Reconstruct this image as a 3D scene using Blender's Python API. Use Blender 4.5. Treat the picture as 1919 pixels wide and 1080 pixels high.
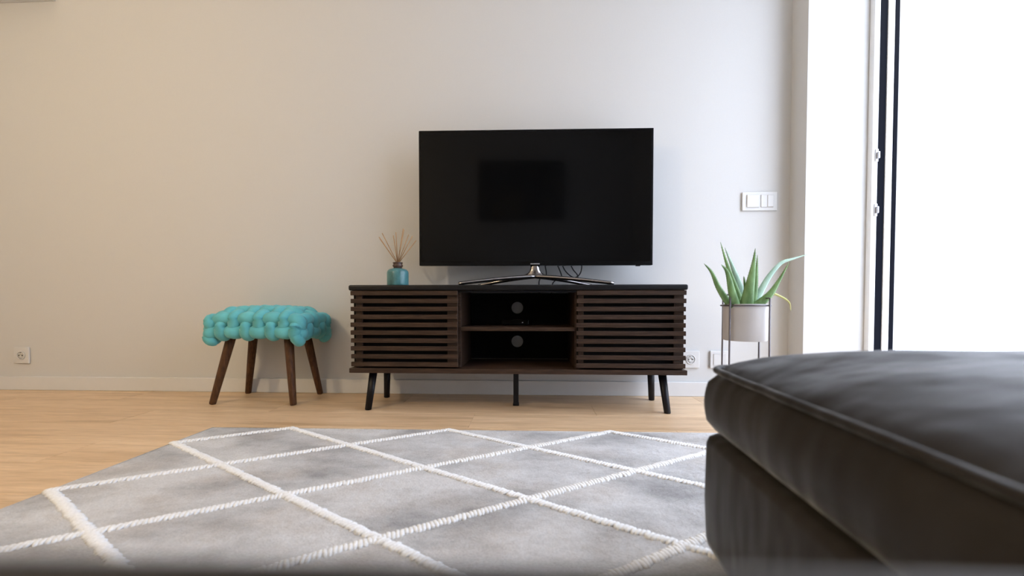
import bpy, bmesh, math, random
from mathutils import Vector, Matrix

random.seed(7)
for o in list(bpy.data.objects):
    bpy.data.objects.remove(o)
sc = bpy.context.scene
COL = sc.collection
R = math.radians

# ------------------------------------------------------------------ camera
FPX = 770.0
cam_d = bpy.data.cameras.new('camera')
cam = bpy.data.objects.new('camera', cam_d)
COL.objects.link(cam)
cam.location = (0.0, -2.0645, 0.4496)
cam.rotation_euler = (R(90 - 1.367), 0, R(2.632))
cam_d.sensor_width = 36.0
cam_d.lens = FPX * 36.0 / 1919.0
cam_d.shift_y = (591.1 - 540.0) / 1919.0
cam_d.clip_start = 0.005
cam_d.dof.use_dof = True
cam_d.dof.focus_distance = 1.85
cam_d.dof.aperture_fstop = 2.6
sc.camera = cam

# ------------------------------------------------------------------ sky and exposure
world = bpy.data.worlds.new('overcast_sky')
sc.world = world
world.use_nodes = True
bgn = world.node_tree.nodes['Background']
# overcast sky, three times as bright at the zenith as at the horizon: L = Lz (1 + 2 sin(elevation)) / 3
SKY_ZENITH = 11.0
wnt = world.node_tree
wtc = wnt.nodes.new('ShaderNodeTexCoord')
wsx = wnt.nodes.new('ShaderNodeSeparateXYZ')
wmx = wnt.nodes.new('ShaderNodeMath'); wmx.operation = 'MAXIMUM'; wmx.inputs[1].default_value = 0.0
wma = wnt.nodes.new('ShaderNodeMath'); wma.operation = 'MULTIPLY_ADD'
wma.inputs[1].default_value = SKY_ZENITH * 2 / 3; wma.inputs[2].default_value = SKY_ZENITH / 3
wnt.links.new(wtc.outputs['Generated'], wsx.inputs[0])
wnt.links.new(wsx.outputs['Z'], wmx.inputs[0])
wnt.links.new(wmx.outputs[0], wma.inputs[0])
wnt.links.new(wma.outputs[0], bgn.inputs['Strength'])
bgn.inputs['Color'].default_value = (0.75, 0.83, 1.0, 1)
pd = bpy.data.lights.new('window_portal', 'AREA')
pd.shape = 'RECTANGLE'; pd.size = 2.6; pd.size_y = 2.3
pd.cycles.is_portal = True
po = bpy.data.objects.new('window_portal', pd)
COL.objects.link(po)
po.location = (1.67, -1.19, 1.22)
po.rotation_euler = (0, R(90), 0)
# sun running along the facade: it strikes the balcony, never the room
sd = bpy.data.lights.new('sun', 'SUN')
sd.energy = 5.0; sd.angle = R(0.6); sd.color = (1.0, 0.97, 0.93)
so = bpy.data.objects.new('sun', sd)
COL.objects.link(so)
so.location = (2.4, 3.0, 6.0)
so.rotation_euler = Vector((0.16, -0.5, -0.85)).to_track_quat('-Z', 'Y').to_euler()
LAMP_STRENGTH = 258.0
sc.view_settings.view_transform = 'Standard'
sc.view_settings.look = 'None'
sc.view_settings.exposure = 0.0
sc.view_settings.gamma = 1.0
sc.view_settings.use_curve_mapping = False


# ------------------------------------------------------------------ materials
def new_mat(name):
    m = bpy.data.materials.new(name)
    m.use_nodes = True
    nt = m.node_tree
    return m, nt, nt.nodes['Principled BSDF']


def N(nt, kind, **kw):
    n = nt.nodes.new(kind)
    for k, v in kw.items():
        setattr(n, k, v)
    return n


def ramp(nt, stops, fac):
    r = N(nt, 'ShaderNodeValToRGB')
    while len(r.color_ramp.elements) < len(stops):
        r.color_ramp.elements.new(0.5)
    for e, (p, c) in zip(r.color_ramp.elements, stops):
        e.position = p
        e.color = (*c, 1)
    nt.links.new(fac, r.inputs['Fac'])
    return r.outputs['Color']


def noise(nt, scale, stretch=(1, 1, 1), detail=4, rough=0.55, coord='Object', offset=None):
    tc = N(nt, 'ShaderNodeTexCoord')
    mp = N(nt, 'ShaderNodeMapping')
    mp.inputs['Scale'].default_value = stretch
    nt.links.new(tc.outputs[coord], mp.inputs['Vector'])
    if offset is not None:
        nt.links.new(offset, mp.inputs['Location'])
    n = N(nt, 'ShaderNodeTexNoise')
    n.inputs['Scale'].default_value = scale
    n.inputs['Detail'].default_value = detail
    n.inputs['Roughness'].default_value = rough
    nt.links.new(mp.outputs['Vector'], n.inputs['Vector'])
    return n.outputs['Fac']


def bump(nt, b, height, strength, dist=0.002):
    n = N(nt, 'ShaderNodeBump')
    n.inputs['Strength'].default_value = strength
    n.inputs['Distance'].default_value = dist
    nt.links.new(height, n.inputs['Height'])
    nt.links.new(n.outputs['Normal'], b.inputs['Normal'])


def simple(name, col, rough=0.5, metal=0.0, spec=0.5, nscale=None, var=0.12, stretch=(1, 1, 1), bmp=0.0, bdist=0.001):
    m, nt, b = new_mat(name)
    b.inputs['Roughness'].default_value = rough
    b.inputs['Metallic'].default_value = metal
    b.inputs['Specular IOR Level'].default_value = spec
    nz = noise(nt, nscale or 20, stretch)
    lo = tuple(max(0, c * (1 - var)) for c in col)
    hi = tuple(min(1, c * (1 + var)) for c in col)
    nt.links.new(ramp(nt, [(0.3, lo), (0.7, hi)], nz), b.inputs['Base Color'])
    if bmp:
        bump(nt, b, nz, bmp, bdist)
    return m


M = {}
M['wall'] = simple('wall_paint', (0.60, 0.60, 0.592), 0.85, spec=0.2, nscale=160, var=0.01, bmp=0.15, bdist=0.0006)
M['ceiling'] = simple('ceiling_paint', (0.86, 0.86, 0.85), 0.9, spec=0.2, nscale=120, var=0.01)
M['trim'] = simple('trim_paint', (0.66, 0.66, 0.655), 0.45, nscale=30, var=0.01)
M['plastic'] = simple('white_plastic', (0.62, 0.62, 0.615), 0.35, nscale=30, var=0.01)
M['socket_grey'] = simple('socket_grey_plastic', (0.55, 0.55, 0.54), 0.45, nscale=30, var=0.02)
M['hole'] = simple('pin_hole_dark', (0.02, 0.02, 0.02), 0.6, nscale=30)
M['frame_white'] = simple('window_frame_white', (0.82, 0.84, 0.86), 0.35, nscale=30, var=0.01)
M['gasket'] = simple('gasket_rubber', (0.0022, 0.0028, 0.0065), 0.6, spec=0.05, nscale=60)
M['steel'] = simple('brushed_steel', (0.55, 0.55, 0.57), 0.35, 1.0, nscale=80, stretch=(1, 1, 8), var=0.1)
M['chrome'] = simple('dark_chrome', (0.30, 0.28, 0.28), 0.16, 1.0, nscale=40, var=0.08)
M['black_top'] = simple('black_lacquer', (0.007, 0.007, 0.008), 0.4, spec=0.22, nscale=60, var=0.2)
M['black_leg'] = simple('black_metal', (0.005, 0.005, 0.008), 0.4, spec=0.25, nscale=60, var=0.2)
M['black_in'] = simple('black_board', (0.006, 0.006, 0.006), 0.8, spec=0.15, nscale=60, var=0.2)
M['tv_body'] = simple('tv_black_plastic', (0.004, 0.004, 0.0045), 0.22, spec=0.12, nscale=60, var=0.1)
M['cable'] = simple('cable_rubber', (0.012, 0.012, 0.014), 0.5, nscale=60)
M['rod'] = simple('grey_wire', (0.13, 0.12, 0.13), 0.45, 0.6, nscale=50)
M['pot'] = simple('pot_glaze', (0.55, 0.53, 0.52), 0.45, nscale=14, var=0.03)
M['soil'] = simple('soil', (0.05, 0.035, 0.025), 0.95, nscale=120, var=0.6, bmp=0.8, bdist=0.004)
M['reed'] = simple('rattan_reed', (0.36, 0.21, 0.10), 0.7, nscale=90, stretch=(1, 1, 0.1), var=0.25)
M['neck'] = simple('bottle_neck_brown', (0.06, 0.032, 0.022), 0.35, nscale=60, var=0.4)
M['map_frame'] = simple('black_picture_frame', (0.01, 0.01, 0.01), 0.5)
M['concrete'] = simple('balcony_tile', (0.78, 0.78, 0.77), 0.7, nscale=8, var=0.05)


def glass_mat():
    m, nt, b = new_mat('window_glass')
    b.inputs['Base Color'].default_value = (1, 1, 1, 1)
    b.inputs['Roughness'].default_value = 0.0
    b.inputs['Transmission Weight'].default_value = 1.0
    b.inputs['IOR'].default_value = 1.05
    return m


M['glass'] = glass_mat()


def screen_mat():
    m, nt, b = new_mat('tv_screen')
    nz = noise(nt, 3)
    nt.links.new(ramp(nt, [(0, (0.0022, 0.0023, 0.0025)), (1, (0.0028, 0.0029, 0.0032))], nz), b.inputs['Base Color'])
    b.inputs['Roughness'].default_value = 0.075
    b.inputs['Specular IOR Level'].default_value = 0.14
    return m


M['screen'] = screen_mat()


def walnut(name, dark, mid, light, stretch):
    m, nt, b = new_mat(name)
    info = N(nt, 'ShaderNodeObjectInfo')
    mul = N(nt, 'ShaderNodeVectorMath', operation='MULTIPLY')
    mul.inputs[1].default_value = (31, 17, 23)
    nt.links.new(info.outputs['Random'], mul.inputs[0])
    nz = noise(nt, 26, stretch, 6, 0.6, offset=mul.outputs['Vector'])
    nt.links.new(ramp(nt, [(0.28, dark), (0.5, mid), (0.75, light)], nz), b.inputs['Base Color'])
    b.inputs['Roughness'].default_value = 0.5
    b.inputs['Specular IOR Level'].default_value = 0.28
    bump(nt, b, nz, 0.15, 0.0006)
    return m


M['walnut'] = walnut('walnut_veneer', (0.013, 0.0065, 0.0035), (0.036, 0.0185, 0.0105), (0.075, 0.042, 0.025), (0.5, 6, 9))
M['stool_wood'] = walnut('stool_walnut', (0.034, 0.013, 0.005), (0.078, 0.033, 0.013), (0.13, 0.060, 0.025), (6, 6, 0.7))


def plank_mat():
    m, nt, b = new_mat('oak_laminate')
    info = N(nt, 'ShaderNodeObjectInfo')
    mul = N(nt, 'ShaderNodeVectorMath', operation='MULTIPLY')
    mul.inputs[1].default_value = (37, 19, 11)
    nt.links.new(info.outputs['Random'], mul.inputs[0])
    broad = noise(nt, 3.2, (0.55, 6.0, 1), 5, 0.55, offset=mul.outputs['Vector'])
    fine = noise(nt, 30, (0.35, 9, 1), 5, 0.6, offset=mul.outputs['Vector'])
    c1 = ramp(nt, [(0.25, (0.50, 0.325, 0.178)), (0.46, (0.71, 0.50, 0.305)), (0.70, (0.81, 0.60, 0.395))], broad)
    c2 = ramp(nt, [(0.28, (0.72, 0.69, 0.64)), (0.58, (1, 1, 1))], fine)
    mx = N(nt, 'ShaderNodeMixRGB', blend_type='MULTIPLY')
    mx.inputs['Fac'].default_value = 1.0
    nt.links.new(c1, mx.inputs['Color1']); nt.links.new(c2, mx.inputs['Color2'])
    tint = ramp(nt, [(0, (0.92, 0.91, 0.90)), (1, (1.0, 1.0, 1.0))], info.outputs['Random'])
    mx2 = N(nt, 'ShaderNodeMixRGB', blend_type='MULTIPLY')
    mx2.inputs['Fac'].default_value = 1.0
    nt.links.new(mx.outputs['Color'], mx2.inputs['Color1']); nt.links.new(tint, mx2.inputs['Color2'])
    nt.links.new(mx2.outputs['Color'], b.inputs['Base Color'])
    b.inputs['Roughness'].default_value = 0.40
    b.inputs['Specular IOR Level'].default_value = 0.55
    bump(nt, b, fine, 0.08, 0.0005)
    return m


M['plank'] = plank_mat()


def rug_mat():
    m, nt, b = new_mat('grey_rug_pile')
    broad = noise(nt, 3.0, (0.9, 1.5, 1), 5, 0.6)
    warm = noise(nt, 4.3, (1, 1.4, 1), 4, 0.55)
    fine = noise(nt, 260, (1, 1, 1), 3, 0.7)
    c1 = ramp(nt, [(0.34, (0.29, 0.29, 0.295)), (0.46, (0.46, 0.46, 0.465)), (0.58, (0.60, 0.60, 0.607))], broad)
    c2 = ramp(nt, [(0.48, (1, 1, 1)), (0.64, (0.85, 0.81, 0.77))], warm)
    c3 = ramp(nt, [(0.3, (0.80, 0.80, 0.80)), (0.65, (1.05, 1.05, 1.05))], fine)
    prev = c1
    for c in (c2, c3):
        mx = N(nt, 'ShaderNodeMixRGB', blend_type='MULTIPLY')
        mx.inputs['Fac'].default_value = 1.0
        nt.links.new(prev, mx.inputs['Color1']); nt.links.new(c, mx.inputs['Color2'])
        prev = mx.outputs['Color']
    nt.links.new(prev, b.inputs['Base Color'])
    b.inputs['Roughness'].default_value = 0.95
    b.inputs['Specular IOR Level'].default_value = 0.1
    b.inputs['Sheen Weight'].default_value = 0.25
    bump(nt, b, fine, 0.6, 0.004)
    return m


M['rug'] = rug_mat()
M['rug_line'] = simple('white_rug_yarn', (0.80, 0.805, 0.81), 0.95, spec=0.1, nscale=220, var=0.1, bmp=0.4, bdist=0.002)


def fabric(name, lo, hi, scale=9, sheen=0.5, weave=900, tint=(1, 1, 1)):
    m, nt, b = new_mat(name)
    broad = noise(nt, scale, (1, 1, 1), 4, 0.55)
    fine = noise(nt, weave, (1, 1, 1), 2, 0.6)
    nt.links.new(ramp(nt, [(0.3, lo), (0.7, hi)], broad), b.inputs['Base Color'])
    b.inputs['Roughness'].default_value = 0.9
    b.inputs['Specular IOR Level'].default_value = 0.15
    b.inputs['Sheen Weight'].default_value = sheen
    b.inputs['Sheen Roughness'].default_value = 0.45
    b.inputs['Sheen Tint'].default_value = (*tint, 1)
    bump(nt, b, fine, 0.3, 0.0008)
    return m


M['sofa'] = fabric('sofa_dark_grey_fabric', (0.0180, 0.0150, 0.0124), (0.0275, 0.0233, 0.0193), 7, 0.45, tint=(.95, .97, 1.0))
_b = M['sofa'].node_tree.nodes['Principled BSDF']
_b.inputs['Roughness'].default_value = 0.54
_b.inputs['Specular IOR Level'].default_value = 0.15
_b.inputs['Sheen Roughness'].default_value = 0.3
_nt = M['sofa'].node_tree
_soft = noise(_nt, 9, (1.0, 1.0, 0.35), 2, 0.5)
_bp = N(_nt, 'ShaderNodeBump')
_bp.inputs['Strength'].default_value = 0.55
_bp.inputs['Distance'].default_value = 0.03
_nt.links.new(_soft, _bp.inputs['Height'])
_nt.links.new(_bp.outputs['Normal'], [n for n in _nt.nodes if n.type == 'BUMP' and n != _bp][0].inputs['Normal'])
M['teal'] = fabric('teal_jersey', (0.105, 0.40, 0.45), (0.15, 0.52, 0.56), 14, 0.2, 500)


def bottle_mat():
    m, nt, b = new_mat('teal_reactive_glaze')
    nz = noise(nt, 40, (1, 1, 0.6), 5, 0.6)
    nt.links.new(ramp(nt, [(0.3, (0.035, 0.115, 0.125)), (0.6, (0.075, 0.22, 0.23)), (0.8, (0.12, 0.25, 0.24))], nz), b.inputs['Base Color'])
    b.inputs['Roughness'].default_value = 0.28
    return m


M['bottle'] = bottle_mat()


def leaf_mat(name, lo, hi):
    m, nt, b = new_mat(name)
    nz = noise(nt, 45, (1, 1, 0.35), 4, 0.6)
    nt.links.new(ramp(nt, [(0.35, lo), (0.7, hi)], nz), b.inputs['Base Color'])
    b.inputs['Roughness'].default_value = 0.45
    b.inputs['Subsurface Weight'].default_value = 0.1
    b.inputs['Subsurface Radius'].default_value = (0.01, 0.02, 0.005)
    return m


M['leaf'] = leaf_mat('aloe_green', (0.10, 0.20, 0.065), (0.235, 0.40, 0.165))
M['leaf_pale'] = leaf_mat('aloe_pale_green', (0.25, 0.40, 0.31), (0.42, 0.58, 0.48))
M['leaf_yellow'] = leaf_mat('aloe_yellowing', (0.42, 0.46, 0.14), (0.55, 0.50, 0.22))


def map_mat():
    m, nt, b = new_mat('dark_map_print')
    nz = noise(nt, 3.2, (1, 1, 1), 6, 0.6)
    nt.links.new(ramp(nt, [(0.52, (0.012, 0.012, 0.013)), (0.58, (0.14, 0.10, 0.05))], nz), b.inputs['Base Color'])
    b.inputs['Roughness'].default_value = 0.6
    return m


M['map'] = map_mat()


def bulb_mat():
    m, nt, b = new_mat('lit_warm_globe')
    b.inputs['Base Color'].default_value = (1, 0.9, 0.75, 1)
    b.inputs['Emission Color'].default_value = (1.0, 0.765, 0.465, 1)
    b.inputs['Emission Strength'].default_value = LAMP_STRENGTH
    return m


M['bulb'] = bulb_mat()


# ------------------------------------------------------------------ builders
class MB:
    def __init__(s):
        s.v = []; s.f = []; s.sm = []

    def add(s, vs, fs, smooth=False):
        n = len(s.v)
        s.v += [tuple(p) for p in vs]
        s.f += [tuple(i + n for i in f) for f in fs]
        s.sm += [smooth] * len(fs)
        return s

    def box(s, x0, x1, y0, y1, z0, z1, bev=0.0, seg=2):
        bm = bmesh.new()
        bmesh.ops.create_cube(bm, size=1)
        for v in bm.verts:
            v.co = ((x0 + x1) / 2 + v.co.x * (x1 - x0), (y0 + y1) / 2 + v.co.y * (y1 - y0), (z0 + z1) / 2 + v.co.z * (z1 - z0))
        if bev:
            bmesh.ops.bevel(bm, geom=bm.edges[:], offset=bev, segments=seg, affect='EDGES', profile=0.5)
        bm.verts.index_update()
        s.add([v.co[:] for v in bm.verts], [[v.index for v in f.verts] for f in bm.faces], False)
        bm.free()
        return s

    def tube(s, pts, rad, n=10, ref=(0, 0, 1), caps=True, smooth=True):
        pts = [Vector(p) for p in pts]
        m = len(pts)
        vs = []; fs = []
        ref = Vector(ref)
        for i, p in enumerate(pts):
            t = (pts[min(i + 1, m - 1)] - pts[max(i - 1, 0)]).normalized()
            a = t.cross(ref)
            if a.length < 1e-4:
                a = t.cross(Vector((1, 0.01, 0)))
            a.normalize()
            b = a.cross(t).normalized()
            r = rad[i] if isinstance(rad, (list, tuple)) else rad
            ra, rb = r if isinstance(r, tuple) else (r, r)
            for k in range(n):
                q = 2 * math.pi * k / n
                vs.append(p + a * (ra * math.cos(q)) + b * (rb * math.sin(q)))
        for i in range(m - 1):
            for k in range(n):
                fs.append((i * n + k, i * n + (k + 1) % n, (i + 1) * n + (k + 1) % n, (i + 1) * n + k))
        if caps:
            fs.append(tuple(range(n))[::-1])
            fs.append(tuple((m - 1) * n + k for k in range(n)))
        return s.add(vs, fs, smooth)

    def lathe(s, prof, c=(0, 0), n=32, smooth=True):
        vs = []; fs = []
        for r, z in prof:
            for k in range(n):
                q = 2 * math.pi * k / n
                vs.append((c[0] + r * math.cos(q), c[1] + r * math.sin(q), z))
        for i in range(len(prof) - 1):
            for k in range(n):
                fs.append((i * n + k, i * n + (k + 1) % n, (i + 1) * n + (k + 1) % n, (i + 1) * n + k))
        if prof[0][0] > 1e-4:
            fs.append(tuple(range(n))[::-1])
        if prof[-1][0] > 1e-4:
            fs.append(tuple((len(prof) - 1) * n + k for k in range(n)))
        return s.add(vs, fs, smooth)

    def prism(s, poly, y0, y1):
        """polygon in x,z extruded along y"""
        n = len(poly)
        vs = [(x, y0, z) for x, z in poly] + [(x, y1, z) for x, z in poly]
        fs = [tuple(range(n)), tuple(range(n, 2 * n))[::-1]]
        fs += [(i, i + n, (i + 1) % n + n, (i + 1) % n) for i in range(n)]
        return s.add(vs, fs)

    def build(s, name, mat, parent=None):
        me = bpy.data.meshes.new(name)
        me.from_pydata(s.v, [], s.f)
        me.polygons.foreach_set('use_smooth', s.sm)
        bm = bmesh.new(); bm.from_mesh(me)
        bmesh.ops.recalc_face_normals(bm, faces=bm.faces[:])
        bm.to_mesh(me); bm.free()
        me.materials.append(M[mat] if isinstance(mat, str) else mat)
        o = bpy.data.objects.new(name, me)
        COL.objects.link(o)
        if parent:
            o.parent = parent
        return o


def tag(o, label=None, cat=None, group=None, kind=None):
    if label: o['label'] = label
    if cat: o['category'] = cat
    if group: o['group'] = group
    if kind: o['kind'] = kind
    return o


def thing(name, label, cat, loc=(0, 0, 0), rz=0.0, group=None):
    o = bpy.data.objects.new(name, None)
    o.empty_display_size = 0.1
    COL.objects.link(o)
    o.location = loc
    o.rotation_euler = (0, 0, rz)
    return tag(o, label, cat, group)


def struct(mb, name, mat, parent=None, label=None, cat=None):
    o = mb.build(name, mat, parent)
    if not parent:
        o['kind'] = 'structure'
        tag(o, label, cat)
    return o


def smooth_path(pts, n=8):
    """Catmull-Rom through the points"""
    P = [Vector(p) for p in pts]
    P = [P[0] * 2 - P[1]] + P + [P[-1] * 2 - P[-2]]
    out = []
    for i in range(1, len(P) - 2):
        for k in range(n):
            t = k / n
            a, b, c, d = P[i - 1:i + 3]
            out.append(0.5 * ((2 * b) + (c - a) * t + (2 * a - 5 * b + 4 * c - d) * t * t + (3 * b - a - 3 * c + d) * t ** 3))
    out.append(P[-2])
    return out


# ------------------------------------------------------------------ the room
XL, XR, XO = -3.35, 1.2528, 1.66      # left wall, right wall, outer face of right wall
YB, YJ, YN = -3.0, -0.1156, -2.26     # rear wall, far window jamb, near window jamb
ZC, ZH = 2.60, 2.46                   # ceiling, window head

floor = struct(MB().box(XL, XO, YB, 0.0, -0.08, -0.0125), 'floor', 'hole', None, 'light oak plank floor running along the back wall', 'floor')
struct(MB().box(XL - .1, XO, 0.0, 0.12, -0.08, ZC + .1), 'wall_back', 'wall', None, 'plain off-white wall behind the television', 'wall')
struct(MB().box(XL - .1, XL, YB, 0.0, -0.08, ZC + .1), 'wall_left', 'wall', None, 'plain off-white side wall left of the stool', 'wall')
struct(MB().box(XL - .1, XO, YB - .1, YB, -0.08, ZC + .1), 'wall_rear', 'wall', None, 'plain off-white wall opposite the television', 'wall')
wr = MB()
wr.box(XR, XO, YJ, 0.0, -0.08, ZC + .1)
wr.box(XR, XO, YB, YN, -0.08, ZC + .1)
wr.box(XR, XO, YN, YJ, ZH, ZC + .1)
struct(wr, 'wall_right', 'wall', None, 'white wall pier and deep reveal around the balcony door', 'wall')
struct(MB().box(XL - .1, XO, YB - .1, .12, ZC, ZC + .1), 'ceiling', 'ceiling', None, 'plain white ceiling above the room', 'ceiling')

# planks: boards parallel to the back wall, staggered end joints
PW, PL = 0.192, 1.38
proto = {}
row = 0
y = 0.0
offs = [0.0, 0.52, 1.02, 0.27, 0.83]
while y > YB + 1e-3:
    y1 = max(y - PW, YB)
    x = XL - offs[row % 5]
    while x < XO:
        xa, xb = max(x, XL), min(x + PL, XO)
        if xb - xa > 0.02:
            key = (round(xb - xa, 4), round(y - y1, 4))
            if key not in proto:
                o = MB().box(0.0004, xb - xa - .0004, 0.0004, y - y1 - .0004, -0.012, 0.0, 0.0007, 1).build('plank', 'plank', floor)
                proto[key] = o
            else:
                o = proto[key].copy()
                COL.objects.link(o)
                o.parent = floor
            o.location = (xa, y1, 0)
        x += PL
    y = y1
    row += 1


def baseboard(name, x0, x1, y0, y1, lab):
    struct(MB().box(x0, x1, y0, y1, 0.0, 0.072, 0.003, 2), name, 'trim', None, lab, 'baseboard')


baseboard('baseboard_back', XL, XR, -0.013, 0.0, 'low white baseboard along the back wall')
baseboard('baseboard_left', XL, XL + .013, YB, -0.013, 'low white baseboard along the left side wall')
baseboard('baseboard_rear', XL, XR, YB, YB + .013, 'low white baseboard on the wall opposite the television')

# balcony door frame: far post with rubber gaskets, head, near post, sliding leaf with pane
win = tag(MB().box(1.520, 1.653, YN + .03, YJ - .03, ZH - .06, ZH - .0005, .003).build('window_1', 'frame_white'), 'tall white balcony door frame with dark rubber gaskets, bright daylight beyond', 'window', kind='structure')
YF = YJ - 0.0005


def post(ya, yb, sgn, nm):
    # profile across x: white, gasket, white, gasket (seen as stripes)
    def strip(x0, x1, dep, nm_, mt):
        a, b = sorted((ya, ya + sgn * dep))
        MB().box(x0, x1, a, b, 0.0, ZH, .0015, 1).build(nm_, mt, win)
    strip(1.520, 1.5440, .028, 'frame_post', 'frame_white')
    strip(1.5445, 1.5795, .022, 'gasket', 'gasket')
    strip(1.5800, 1.6080, .026, 'frame_post', 'frame_white')
    strip(1.6085, 1.6285, .026, 'gasket', 'gasket')


post(YF, 0, -1, 'far')
post(YN + .0005, 0, 1, 'near')
MB().box(1.520, 1.653, YN + .03, YJ - .03, 0.0005, .03, .003).build('threshold', 'steel', win)
for z in (0.876, 1.118, 1.832):
    pl = MB().box(1.5310, 1.5437, YF - .0325, YF - .0282, z - .028, z + .028, .0015).build('striker_plate', 'steel', win)
    MB().box(1.5355, 1.5430, YF - .0425, YF - .0325, z - .016, z + .014, .002).build('striker_lug', 'steel', pl)
leaf = MB()
LY0, LY1 = -2.22, -1.20
leaf.box(1.575, 1.625, LY0, LY0 + .07, .032, ZH - .062, .003).box(1.575, 1.625, LY1 - .07, LY1, .032, ZH - .062, .003)
leaf.box(1.575, 1.625, LY0 + .07, LY1 - .07, .032, .12, .003).box(1.575, 1.625, LY0 + .07, LY1 - .07, ZH - .15, ZH - .062, .003)
lf = leaf.build('sliding_leaf', 'frame_white', win)
MB().box(1.597, 1.603, LY0 + .071, LY1 - .071, .121, ZH - .151).build('pane', 'glass', lf)
MB().box(1.545, 1.574, LY1 - .05, LY1 - .025, 0.98, 1.14, .006).build('handle', 'steel', lf)
struct(MB().box(XO, 3.2, -4.2, 1.2, -0.2, -0.02, .004), 'balcony_floor', 'concrete', None, 'pale balcony floor outside the door', 'floor')

# ------------------------------------------------------------------ rug
RX, RY, RA, RB, RT = -1.4204, -0.9848, 0.5662, 0.3393, 0.0078
U0, U1, V0, V1 = 0.270, 2.36, -1.13, 0.3475
rug = thing('area_rug', 'grey mottled rug with raised white diamond lines on the oak floor', 'rug', (RX, RY, 0.0006), RT)
nx, ny = 330, 235
rnd = random.Random(3)
vs = []; fs = []
for j in range(ny + 1):
    for i in range(nx + 1):
        u = U0 + (U1 - U0) * i / nx; v = V0 + (V1 - V0) * j / ny
        ed = min(i, nx - i, j, ny - j)
        z = 0.0095 + rnd.uniform(-.0012, .0016) if ed > 0 else 0.0
        if ed == 1: z = 0.007
        if ed > 0:
            u += rnd.uniform(-.0015, .0015); v += rnd.uniform(-.0015, .0015)
        vs.append((u, v, z))
for j in range(ny):
    for i in range(nx):
        a = j * (nx + 1) + i
        fs.append((a, a + 1, a + nx + 2, a + nx + 1))
MB().add(vs, fs, True).build('pile', 'rug', rug)
eb = MB()
for (a, b) in (((U0, V0), (U1, V0)), ((U1, V0), (U1, V1)), ((U1, V1), (U0, V1)), ((U0, V1), (U0, V0))):
    eb.tube([(a[0], a[1], .004), (b[0], b[1], .004)], .0035, 8)
eb.build('binding', 'rug', rug)


def diamond_line(p, q):
    p = Vector((*p, 0)); q = Vector((*q, 0))
    # clip to the rug with a small margin
    t0, t1 = 0.0, 1.0
    d = q - p
    for k, lo, hi in ((0, U0 + .006, U1 - .006), (1, V0 + .006, V1 - .006)):
        a, b = (lo - p[k]) / d[k], (hi - p[k]) / d[k]
        t0, t1 = max(t0, min(a, b)), min(t1, max(a, b))
    if t1 <= t0:
        return
    a, b = p + d * t0, p + d * t1
    L = (b - a).length
    if L < .05:
        return
    t = (b - a).normalized(); n = Vector((-t.y, t.x, 0))
    mb = MB()
    k = int(L / .0085)
    for i in range(k):
        c = a + t * ((i + .5) * L / k)
        w = .0125 + rnd.uniform(-.002, .0015)
        sk = rnd.uniform(-.25, .25) + .2
        dirn = (n + t * sk).normalized()
        c = c + n * rnd.uniform(-.0016, .0016)
        pts = [c + dirn * (w * s) + Vector((0, 0, h)) for s, h in ((-1, .0085), (-.62, .0112), (0, .0120), (.62, .0112), (1, .0085))]
        mb.tube(pts, [(.0028, .002), (.0048, .003), (.0052, .0034), (.0048, .003), (.0028, .002)], 6)
    mb.build('diamond_line', 'rug_line', rug)


def lat(i, j):
    return ((i + j) / 2 * RA, (i - j) / 2 * RB)


for i in range(-3, 9):       # down-right lines
    diamond_line(lat(i, -8), lat(i, 14))
for j in range(-3, 11):      # up-right lines
    diamond_line(lat(-8, j), lat(14, j))

# ------------------------------------------------------------------ sofa
sofa = thing('corner_sofa', 'dark grey fabric corner sofa with piped chaise seat reaching towards the television', 'sofa', (0.314, -1.32, 0.0))


def outline(w, d, r, n=6, sub=26):
    """closed outline of a rounded rectangle, corner at origin: x 0..w, y -d..0, evenly subdivided sides"""
    r = max(min(r, w / 2 - 1e-3, d / 2 - 1e-3), 1e-3)
    cs = [((w - r, -r), 0), ((r, -r), 90), ((r, -d + r), 180), ((w - r, -d + r), 270)]
    out = []
    for ci, ((cx, cy), a0) in enumerate(cs):
        arc = [(cx + r * math.cos(R(a0 + 90 * k / n)), cy + r * math.sin(R(a0 + 90 * k / n))) for k in range(n + 1)]
        out += arc
        (nx_, ny_), na = cs[(ci + 1) % 4]
        st = (nx_ + r * math.cos(R(na)), ny_ + r * math.sin(R(na)))
        for k in range(1, sub):
            out.append((arc[-1][0] + (st[0] - arc[-1][0]) * k / sub, arc[-1][1] + (st[1] - arc[-1][1]) * k / sub))
    return out


def ring(w, d, inset, r):
    return [(x + inset, y - inset) for x, y in outline(w - 2 * inset, d - 2 * inset, max(r - inset, .012))]


def xf(p, org, rz):
    c, s_ = math.cos(rz), math.sin(rz)
    return (org[0] + p[0] * c - p[1] * s_, org[1] + p[0] * s_ + p[1] * c, p[2])


def fold(x, y, z):
    return math.sin(x * 31 + y * 37 + z * 9) * .5 + math.sin(x * 57 - y * 71 + 1.3 + z * 14) * .3 + math.sin(y * 19 + 2.1) * .5


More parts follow.
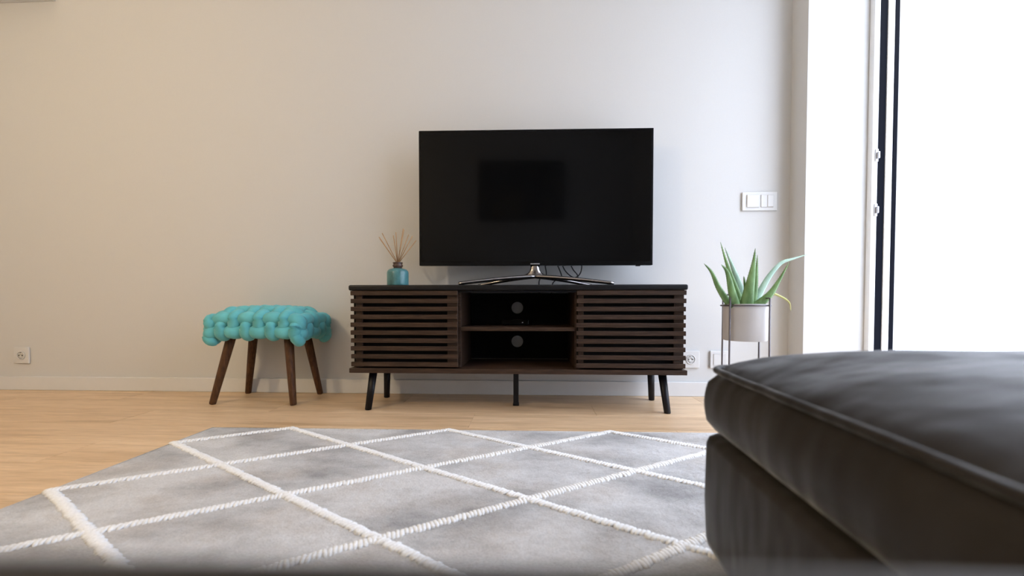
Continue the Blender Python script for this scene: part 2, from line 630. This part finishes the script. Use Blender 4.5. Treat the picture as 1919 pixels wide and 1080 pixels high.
def cushion(w, d, z0, z1, crown, org, rz, r=.045, bulge=.010, parent=None, name='seat_cushion', reach=.22, wr=.0035):
    prof = []           # (inset, z)
    prof += [(.12, z0 + .001), (.03, z0), (.010, z0 + .003), (-.002, z0 + .011)]
    H = z1 - z0
    for k in range(1, 8):
        t = k / 8
        prof.append((-.004 * (1 - t) - bulge * .8 * math.sin(math.pi * t), z0 + .014 + (H - .022) * t))
    prof += [(.003, z1 - .007), (.008, z1 - .001)]
    mx = min(w, d) / 2 - .02
    for dd in (.018, .035, .06, .09, .13, .17, .22, .28, .34, mx):
        if dd <= mx:
            t = min(dd / reach, 1)
            prof.append((dd, z1 + crown * (1 - (1 - t) ** 2.2)))
    vs = []; fs = []
    n = None
    for pi, (ins, z) in enumerate(prof):
        rg = ring(w, d, ins, r)
        n = len(rg)
        for (x, y) in rg:
            side = 4 <= pi <= 10
            f_ = fold(x, y, z) * wr * (1.0 if side else .35)
            cx, cy = w / 2, -d / 2
            dx, dy = x - cx, y - cy
            # push outwards along the dominant side
            if side:
                if abs(dx) / w > abs(dy) / d: x += math.copysign(f_, dx)
                else: y += math.copysign(f_, dy)
                zz = z
            else:
                zz = z + f_ if z > z1 else z
            vs.append(xf((x, y, zz), org, rz))
    for i in range(len(prof) - 1):
        for k in range(n):
            fs.append((i * n + k, i * n + (k + 1) % n, (i + 1) * n + (k + 1) % n, (i + 1) * n + k))
    fs.append(tuple(range(n))[::-1]); fs.append(tuple((len(prof) - 1) * n + k for k in range(n)))
    o = MB().add(vs, fs, True).build(name, 'sofa', parent)
    for zz, ins, rr in ((z1 + .001, .0015, .0058),):
        path = [xf((x, y, zz + fold(x, y, zz) * .0008), org, rz) for x, y in ring(w, d, ins, r)]
        path.append(path[0])
        MB().tube(path, rr, 8, caps=False).build('piping', 'sofa', o)
    return o


RZ = R(-3.4)
cushion(0.87, 1.42, .229, .338, .060, (0, 0), RZ, parent=sofa, name='chaise_cushion', reach=.26, wr=.0065)
# base under the chaise
vs = []; fs = []
prof = [(.10, .030), (.016, .030), (.006, .036), (.003, .05), (.0, .12), (.002, .212), (.006, .222), (.016, .2275), (.2, .2280)]
for ins, z in prof:
    rg = ring(.865, 1.42, ins, .030); n = len(rg)
    vs += [xf((x - .012, y - .002, z), (0, 0), RZ) for x, y in rg]
for i in range(len(prof) - 1):
    for k in range(n):
        fs.append((i * n + k, i * n + (k + 1) % n, (i + 1) * n + (k + 1) % n, (i + 1) * n + k))
fs.append(tuple(range(n))[::-1]); fs.append(tuple((len(prof) - 1) * n + k for k in range(n)))
MB().add(vs, fs, True).build('chaise_base', 'sofa', sofa)
# the main seat, on which the photograph was taken
MSX0, MSX1 = -1.035, -0.075
MB().box(MSX0, MSX1, -1.42, -.684, .03, .235, .012, 3).build('seat_base', 'sofa', sofa)
cushion(.955, .62, .238, .4016, .010, (MSX1 - .957, -.681), 0, r=.03, bulge=.002, parent=sofa, name='seat_cushion', reach=.05, wr=.001)
MB().box(MSX0 - .2, .80, -1.62, -1.47, .03, .66, .03, 4).build('backrest', 'sofa', sofa)
MB().box(MSX0 - .2, MSX0 - .012, -1.46, -.69, .03, .50, .03, 4).build('armrest', 'sofa', sofa)
for fx, fy in ((.05, -.06), (.76, -.13), (-.10, -1.30), (-.98, -.75), (-.98, -1.34)):
    zb = 0.010 if (fx > -1.6 and -0.74 > fy - 1.32 > -2.05 and fx + .314 < .9) else 0.0006
    MB().lathe([(.02, zb + .0012), (.024, .0295)], (fx, fy), 16).build('foot', 'black_leg', sofa)

# ------------------------------------------------------------------ tv stand cabinet
CX, CY = -0.0655, -0.3631
cab = thing('tv_cabinet', 'low walnut television cabinet with slatted sliding doors and black top', 'cabinet', (CX, CY, 0))
MB().box(-.7025, .7025, -.006, .338, .5125, .5356, .007, 3).build('top', 'black_top', cab)
MB().box(-.7035, .7035, -.001, .336, .164, .1840, .0015, 2).build('bottom_board', 'walnut', cab)
for s in (-1, 1):
    x = s * .688
    MB().box(x - .008, x + .008, .034, .332, .1842, .5123, .001, 1).build('side_panel', 'walnut', cab)
for x in (-.239, .257):
    MB().box(x - .008, x + .008, .034, .327, .1842, .5123, .001, 1).build('divider', 'walnut', cab)
MB().box(-.2305, .2485, .022, .325, .3420, .3580, .001, 1).build('shelf', 'walnut', cab)
MB().box(-.695, .695, .012, .02, .5035, .5123, .001, 1).build('door_rail', 'black_leg', cab)


def holed_panel(x0, x1, z0, z1, holes, r, y0, y1):
    mb = MB()
    s = r * 1.6
    zs = sorted({z0, z1} | {h[1] - s for h in holes} | {h[1] + s for h in holes})
    for a, b in zip(zs[:-1], zs[1:]):
        hh = [h for h in holes if abs((a + b) / 2 - h[1]) < s * .5]
        if not hh:
            mb.box(x0, x1, y0, y1, a, b)
        else:
            hx, hz = hh[0]
            mb.box(x0, hx - s, y0, y1, a, b); mb.box(hx + s, x1, y0, y1, a, b)
            n = 40
            vs = []; fs = []
            for yy in (y0, y1):
                for k in range(n):
                    q = 2 * math.pi * k / n
                    c, si = math.cos(q), math.sin(q)
                    m_ = max(abs(c), abs(si))
                    vs.append((hx + r * c, yy, hz + r * si)); vs.append((hx + s * c / m_, yy, hz + s * si / m_))
            for k in range(n):
                k2 = (k + 1) % n
                fs.append((2 * k, 2 * k + 1, 2 * k2 + 1, 2 * k2))
                fs.append((2 * n + 2 * k, 2 * n + 2 * k2, 2 * n + 2 * k2 + 1, 2 * n + 2 * k + 1))
                fs.append((2 * k, 2 * k2, 2 * n + 2 * k2, 2 * n + 2 * k))
            mb.add(vs, fs)
    return mb


holed_panel(-.697, .697, .186, .511, [(-.0016, .4383), (-.0016, .2715)], .029, .328, .334).build('back_panel', 'black_in', cab)
SL = .0334
for x0, x1, st in ((-.6952, -.2395, ((-.678, -.650), (-.286, -.242))), (.2530, .6968, ((.262, .284), (.652, .692)))):
    d = MB().box(x0 + .004, x1 - .004, .0245, .030, .1875, .5025).build('sliding_door', 'black_in', cab)
    for a, b in st:
        MB().box(a, b, .0125, .0243, .188, .509, .001, 1).build('stile', 'walnut', d)
    for k in range(10):
        zt = .5112 - k * SL
        w = random.uniform(-.0012, .0012)
        MB().box(x0 + w, x1 + w, .0, .0122, zt - .0190, zt - random.uniform(0, .0006), .0012, 1).build('slat', 'walnut', d)
for s in (-1, 1):
    for (yt, yb, xt, xb) in ((.045, .030, .616, .6347), (.250, .270, .628, .6386)):
        MB().tube([(s * xt, yt, .1638), (s * xb, yb, .002), (s * xb, yb, .0004)], [.0168, .0138, .0128], 18).build('leg', 'black_leg', cab)
cl = MB().box(-.0125, .0105, .126, .149, .012, .1638, .002).box(-.0145, .0125, .124, .151, .0004, .012, .002)
cl.build('leg', 'black_leg', cab)

# flat black box on the cabinet shelf
box = thing('media_box', 'flat black media box lying on the cabinet shelf', 'media box', (CX - .005, CY + .20, .3581))
MB().box(-.062, .062, -.045, .045, .004, .026, .004, 2).build('case', 'tv_body', box)
for sx in (-.05, .05):
    for sy in (-.035, .035):
        MB().lathe([(.005, 0.0), (.005, .0042)], (sx, sy), 10).build('foot', 'cable', box)
MB().box(.030, .036, -.0462, -.0452, .013, .016).build('indicator', 'steel', box)

# ------------------------------------------------------------------ television
tv = thing('television', 'large black flat television on a chrome arched stand', 'television', (0.0189, -0.163, 0.5357), 0.0156)
TB, TH, TW = .0985, .6217, .5374
MB().box(-TW, TW, 0.0, .030, TB, TB + TH, .003, 2).build('bezel', 'tv_body', tv)
MB().box(-TW + .16, TW - .16, .0302, .062, TB + .06, TB + TH - .16, .012, 3).build('rear_housing', 'tv_body', tv)
MB().box(-TW + .011, TW - .011, -.0008, .0003, TB + .019, TB + TH - .010).build('screen', 'screen', tv)
MB().box(-TW + .001, TW - .001, -.0022, -.0004, TB + .0005, TB + .0035, .0006, 1).build('lower_trim', 'tv_body', tv)
MB().box(-.021, .021, -.0030, -.0006, TB + .0045, TB + .0095, .0006, 1).build('badge', 'steel', tv)
MB().box(TW - .075, TW - .055, .004, .016, TB - .004, TB + .001, .001, 1).build('sensor', 'tv_body', tv)
neck = MB()
npts = [(0, .012, z) for z in (.050, .057, .066, .077, .090, .106)]
neck.tube(npts, [(.078, .016), (.046, .015), (.031, .013), (.0235, .012), (.0205, .011), (.020, .011)], 20, ref=(0, 1, 0))
neck.build('stand_neck', 'chrome', tv)
for ex, ey in ((-.339, -.097), (.341, -.097), (-.27, .085), (.27, .085)):
    pts = []
    rr = []
    for k in range(17):
        t = k / 16
        z = .0475 - .0375 * (t ** 1.35)
        pts.append((ex * t, .010 + (ey - .010) * t, z))
        rr.append((.019 - .006 * t, .0100 - .0022 * t))
    MB().tube(pts, rr, 14).build('stand_arm', 'chrome', tv)
    if ey < 0:
        MB().lathe([(.008, .0003), (.008, .0035)], (ex * .985, ey * .97), 12).build('pad', 'cable', tv)

# cables hanging behind the set
cA = [(.135, -.085, .70), (.160, -.07, .625), (.205, -.062, .585), (.235, -.060, .600), (.245, -.065, .640), (.235, -.085, .70)]
cB = [(.165, -.085, .70), (.20, -.066, .628), (.225, -.058, .596), (.232, -.015, .560), (.225, -.012, .48)]
cC = [(.05, -.09, .72), (.075, -.052, .60), (.045, -.030, .580), (.040, -.014, .548), (.045, -.012, .47)]
cD = [(.09, -.09, .72), (.150, -.055, .590), (.120, -.025, .572), (.105, -.013, .548), (.10, -.012, .47)]
for pts, lab in ((cA, 'black cable looping below the television at right of its stand neck'),
                 (cB, 'black cable dropping behind the cabinet right of the looping cable'),
                 (cC, 'thin black cable hanging behind the stand neck of the television'),
                 (cD, 'thin black cable hanging between the stand neck and the looping cable')):
    tag(MB().tube(smooth_path(pts, 8), .0029, 8).build('power_cable', 'cable'), lab, 'cable', 'cables behind the television')

# ------------------------------------------------------------------ reed diffuser
dif = thing('reed_diffuser', 'small teal ceramic reed diffuser on the cabinet left of the television', 'diffuser', (-.6105, -.20, .5357))
MB().lathe([(.0, .001), (.044, .0005), (.0475, .004), (.0485, .012), (.0485, .062), (.0465, .071), (.040, .0785), (.028, .0825), (.021, .0840)], n=40).build('bottle', 'bottle', dif)
MB().lathe([(.0195, .083), (.0185, .088), (.0225, .093), (.0235, .097), (.0215, .1005), (.0195, .1035), (.0225, .1075), (.0225, .111), (.016, .112), (.013, .110), (.012, .088), (.0, .087)], n=32).build('bottle_neck', 'neck', dif)
for k, (dx, dz, dy) in enumerate(((-.090, .118, .010), (-.064, .130, -.022), (-.075, .105, -.02), (-.030, .128, .030), (-.004, .135, -.012), (.026, .152, .014), (.034, .149, -.024), (.046, .130, .020), (.072, .118, -.010), (.080, .103, .022))):
    bx, by = -dx * .10, -dy * .1
    MB().tube([(bx, by, .092), (dx, dy, .112 + dz)], .0018, 7).build('reed', 'reed', dif)

# ------------------------------------------------------------------ woven stool
SX, SY = -1.2330, -.1680
stool = thing('woven_stool', 'teal chunky woven stool with tapered walnut legs against the wall', 'stool', (SX, SY, 0))
for sx in (-1, 1):
    for sy in (-1, 1):
        xb = sx * .190 - .02 * 0
        bx, by = SX + 0, SY
        pb = Vector((-.0240 + sx * .189, .0150 + sy * .1185, .0005))
        pt = Vector((-.006 + sx * .128, .004 + sy * .070, .345))
        path = [pt + (pb - pt) * t for t in (0, .25, .5, .75, .985, 1)]
        MB().tube(path, [.0205, .0195, .0178, .0158, .0140, .0118], 20).build('leg', 'stool_wood', stool)
HX, HY, PR = .203, .122, .052        # half sizes to the tube centres, edge radius
MB().box(-HX + .02, HX - .02, -HY + .02, HY - .02, .338, .352, .005, 2).build('seat_board', 'stool_wood', stool)


def wrap(s, h):
    f_ = h - PR
    a = abs(s)
    if a <= f_:
        x, dz = a, 0.0
    else:
        th = (a - f_) / PR
        x, dz = f_ + PR * math.sin(min(th, 2.9)), PR * (1 - math.cos(min(th, 2.9)))
    return math.copysign(x, s), dz


def surf(a, b):
    x, d1 = wrap(a, HX); y_, d2 = wrap(b, HY)
    dome = .012 * (1 - (x / HX) ** 2) * (1 - (y_ / HY) ** 2)
    drop = (d1 ** 2.2 + d2 ** 2.2) ** (1 / 2.2)
    return Vector((x, y_, .4120 + dome - .010 - drop * .95))


def surf_n(a, b):
    e = 1e-3
    t1 = surf(a + e, b) - surf(a - e, b); t2 = surf(a, b + e) - surf(a, b - e)
    n_ = t1.cross(t2)
    return n_.normalized() if n_.length > 1e-12 else Vector((0, 0, 1))


PT = .0575
AMP, TR = .0105, .0290
arcx = HX - PR + PR * 2.75
arcy = HY - PR + PR * 2.75
nsx = 10     # strands running front to back, spread along x
nsy = 7
xs_ = [(k - (nsx - 1) / 2) * PT for k in range(nsx)]
ys_ = [(k - (nsy - 1) / 2) * PT for k in range(nsy)]
rs = random.Random(5)


def strand(fn, L, ph):
    pts = []; rad = []
    m = int(2 * L / .0075)
    for k in range(m + 1):
        s = -L + 2 * L * k / m
        p, n_ = fn(s)
        o_ = AMP * math.cos(math.pi * s / PT + ph)
        pts.append(p + n_ * o_)
        q = .5 + .5 * math.cos(math.pi * s / PT + ph)
        rad.append(TR * (.90 + .12 * q))
    for q_, k_ in ((0, .35), (1, .75), (2, .93)):
        rad[q_] *= k_; rad[-1 - q_] *= k_
    MB().tube(pts, rad, 14, ref=(.13, .21, 1)).build('woven_strand', 'teal', stool)


# phase: crossing (i,j) strand along y is on top when i+j even
for i, xx in enumerate(xs_):
    if abs(xx) > arcx: continue
    ph0 = math.pi * (ys_[0] / PT)
    strand(lambda s, xx=xx: (surf(xx, s), surf_n(xx, s)), arcy, math.pi * i - ph0)
for j, yy in enumerate(ys_):
    if abs(yy) > arcy: continue
    ph0 = math.pi * (xs_[0] / PT)
    strand(lambda s, yy=yy: (surf(s, yy), surf_n(s, yy)), arcx, math.pi * (j + 1) - ph0)

# ------------------------------------------------------------------ aloe in a pot on a wire stand
KP = 0.84                       # the plant stands well clear of the wall
PX, PY = .922 * KP, -2.0645 + 1.8145 * KP
stand = thing('plant_stand', 'slim grey wire plant stand in the corner by the window', 'plant stand', (PX, PY, 0))
RR = .1035 * KP
an = [R(211 + 90 * k) for k in range(4)]
feet = [Vector((RR * math.cos(a), RR * math.sin(a), 0)) for a in an]
HZ = lambda z: .4496 + (z - .4496) * KP
TOPZ = [HZ(z) for z in (.492, .476, .476, .492)]
for k, p in enumerate(feet):
    MB().tube([(p.x * 1.02, p.y * 1.02, .0006), (p.x, p.y, TOPZ[k])], .0031, 10).build('rod', 'rod', stand)
for a, b in ((0, 3), (1, 2)):
    A, B = feet[a], feet[b]
    # hairpin bend joining two uprights
    MB().tube([(A.x, A.y, TOPZ[a]), (A.x * .96 + B.x * .04, A.y * .96 + B.y * .04, TOPZ[a] + .003),
               (A.x * .04 + B.x * .96, A.y * .04 + B.y * .96, TOPZ[a] + .003), (B.x, B.y, TOPZ[b])], .0028, 10).build('bend', 'rod', stand)
circ = [(.0935 * KP * math.cos(2 * math.pi * k / 48), .0935 * KP * math.sin(2 * math.pi * k / 48), HZ(.4495)) for k in range(49)]
rg_ = MB().tube(circ, .0030, 8, caps=False).build('ring', 'rod', stand)
for p in feet:
    MB().tube([(p.x * .905, p.y * .905, HZ(.4495)), (p.x, p.y, HZ(.4495))], .0028, 8).build('ring_stub', 'rod', rg_)

aloe = thing('potted_aloe', 'aloe plant with long toothed leaves in a pale grey pot', 'plant', (PX, PY, HZ(.299)))
MB().lathe([(r_ * KP, z_ * KP) for r_, z_ in [(.0, .0005), (.081, .0), (.0845, .003), (.0868, .150), (.0878, .1525), (.0878, .156), (.0848, .1565), (.0835, .154), (.0825, .135), (.0, .135)]], n=48).build('pot', 'pot', aloe)
MB().lathe([(r_ * KP, z_ * KP) for r_, z_ in [(.0, .1385), (.05, .1395), (.0825, .1352)]], n=32).build('soil', 'soil', aloe)
S4 = 4 * 428.0 / KP
LEAVES = [  # image-crop style outline of each leaf: points (dx, dz) in metres from pot rim centre, depth, width, material
    ('leaf', [(345, 585), (290, 450), (235, 330), (180, 265)], -.02, -.03, 25),
    ('leaf', [(405, 590), (380, 460), (348, 330), (305, 272)], -.055, -.07, 33),
    ('leaf', [(450, 590), (405, 440), (345, 270), (296, 108)], .01, .02, 28),
    ('leaf_pale', [(462, 590), (440, 440), (385, 290), (328, 148)], .035, .055, 34),
    ('leaf', [(488, 590), (482, 480), (474, 410), (467, 358)], -.03, -.035, 15),
    ('leaf', [(502, 590), (508, 450), (532, 300), (547, 155)], -.045, -.065, 46),
    ('leaf', [(540, 590), (548, 460), (558, 330), (563, 203)], .015, .02, 27),
    ('leaf_pale', [(545, 590), (600, 450), (660, 345), (735, 262), (820, 232), (930, 198)], .02, .05, 26),
    ('leaf', [(585, 590), (650, 500), (715, 400), (790, 258)], -.03, -.06, 33),
    ('leaf_yellow', [(560, 585), (610, 515), (670, 488), (740, 512), (795, 552), (808, 615)], .045, .06, 13),
    ('leaf', [(548, 590), (556, 480), (562, 390)], .05, .06, 14),
]
for mname, pts, d0, d1, wd in LEAVES:
    n_ = len(pts)
    P3 = []
    for k, (cx_, cy_) in enumerate(pts):
        t = k / (n_ - 1)
        # spread the leaves in depth, growing with distance so each keeps its place beside the others
        dp = (d0 + (d1 - d0) * t) * KP
        g = (2.0645 + PY + dp) / (2.0645 + PY)
        lx, lz = (cx_ - 480) / S4, HZ(.299) + .156 * KP + (565 - cy_) / S4
        if k == 0:
            lx *= .72; dp *= .72
        P3.append(((PX + lx) * g - PX, dp, .4496 + (lz - .4496) * g - HZ(.299)))
    path = smooth_path(P3, 8)
    m_ = len(path)
    rad = []
    for k in range(m_):
        t = k / (m_ - 1)
        w = wd / S4 * (1 - t ** 1.2) * (1 - .15 * t) + .0006
        rad.append((w, w * .42 + .0008))
    # width axis faces the room: ref is along depth so the broad side shows
    ml = MB().tube(path, rad, 12, ref=(.25, 1, .1))
    for k in range(2, m_ - 2, 1):
        t3 = (path[k + 1] - path[k - 1]).normalized()
        a = t3.cross(Vector((.25, 1, .1))).normalized()
        for s in (-1, 1):
            c = path[k] + a * s * rad[k][0] * .97
            h = .0022
            ml.add([c - t3 * .0016, c + t3 * .0016, c + a * s * h + t3 * .0014, c + Vector((0, .0012, 0))], [(0, 1, 2), (0, 2, 3), (1, 3, 2), (0, 3, 1)])
    ml.build('leaf', mname, aloe)

# ------------------------------------------------------------------ electrical fittings
def socket(x, z, lab, wdt=.086):
    t = thing('wall_socket', lab, 'socket', (x, 0, z), 0, 'wall sockets above the baseboard')
    h = wdt / 2
    MB().box(-h, h, -.0095, -.0004, -h, h, .003, 2).build('plate', 'plastic', t)
    def disc(r0, r1, ya, yb, nm, m, cx=0, cz=0):
        n = 28
        vs = []; fs = []
        for r, y_ in ((r0, ya), (r1, ya), (r1, yb), (r0, yb)):
            for k in range(n):
                q = 2 * math.pi * k / n
                vs.append((cx + r * math.cos(q), y_, cz + r * math.sin(q)))
        for i in range(4):
            for k in range(n):
                fs.append((i * n + k, i * n + (k + 1) % n, ((i + 1) % 4) * n + (k + 1) % n, ((i + 1) % 4) * n + k))
        return MB().add(vs, fs, True).build(nm, m, t)
    disc(.0195, .0235, -.0125, -.0096, 'rim', 'plastic')
    disc(.0002, .0193, -.0106, -.0097, 'well', 'socket_grey')
    for px_ in (-.0095, .0095):
        disc(.0002, .0032, -.0113, -.0107, 'pin_hole', 'hole', px_, 0)
    for pz in (-.0165, .0165):
        MB().box(-.0035, .0035, -.0135, -.0108, pz - .0022, pz + .0022, .0006, 1).build('earth_clip', 'steel', t)


socket(-2.706, .184, 'white wall socket at far left above the baseboard')
socket(.786, .184, 'white wall socket half hidden behind the right end of the cabinet')
bp = thing('blank_plate', 'white blank wall plate behind the plant stand', 'wall plate', (.923, 0, .184))
MB().box(-.043, .043, -.0105, -.0004, -.043, .043, .003, 2).build('plate', 'plastic', bp)
MB().box(-.028, .028, -.0125, -.0106, -.028, .028, .002, 1).build('cover', 'plastic', bp)
sw = thing('light_switch', 'white double light switch on the wall above the aloe plant', 'switch', (1.107, 0, .9545))
MB().box(-.083, .083, -.0095, -.0004, -.045, .045, .003, 2).build('plate', 'plastic', sw)
MB().box(-.063, -.003, -.0145, -.0098, -.030, .031, .002, 1).build('rocker', 'plastic', sw)
r2 = MB().box(.004, .064, -.0125, -.0098, -.030, .031, .002, 1).build('rocker', 'plastic', sw)
MB().box(.034, .063, -.0150, -.0126, -.028, .029, .0015, 1).build('rocker_half', 'plastic', r2)

# floating shelf high on the wall
sh = thing('wall_shelf', 'pale wall shelf whose underside just shows in the top left corner', 'shelf', (-2.80, 0, 2.032))
MB().box(-.33, .33, -.20, -.0005, 0, .03, .002, 1).build('board', 'trim', sh)
for sx in (-.25, .25):
    MB().box(sx - .01, sx + .01, -.12, -.0005, .0305, .0345, .001, 1).build('bracket', 'steel', sh)

# ------------------------------------------------------------------ behind the camera: picture on the opposite wall, pendant lamp
pic = thing('framed_map', 'black framed dark map print hung opposite, mirrored in the television screen', 'picture', (-.02, YB, 1.76))
MB().box(-.46, .46, .0005, .018, -.31, .31).build('print', 'map', pic)
fr = MB()
for a in ((-.49, .49, .31, .34), (-.49, .49, -.34, -.31), (-.49, -.46, -.31, .31), (.46, .49, -.31, .31)):
    fr.box(a[0], a[1], .0005, .028, a[2], a[3], .003, 1)
fr.build('frame', 'map_frame', pic)

LD = 0.50                       # extra drop of the pendant cord
lamp = thing('pendant_lamp', 'lit globe pendant lamp hanging from the ceiling left of the sofa', 'lamp', (-2.0, -2.25, ZC))
MB().lathe([(.0, -.0005), (.05, -.001), (.05, -.02), (.01, -.03), (.0, -.03)], n=24).build('ceiling_rose', 'plastic', lamp)
MB().tube([(0, 0, -.03), (0, 0, -.24 - LD)], .003, 8).build('cord', 'cable', lamp)
MB().lathe([(.0, -.235 - LD), (.022, -.238 - LD), (.024, -.268 - LD), (.0, -.268 - LD)], n=20).build('lamp_holder', 'black_leg', lamp)
gl = [(.075 * math.sin(math.pi * k / 16) if 0 < k < 16 else 0.0, -.345 - LD + .075 * math.cos(math.pi * k / 16)) for k in range(17)]
MB().lathe(gl, n=28).build('globe', 'bulb', lamp)
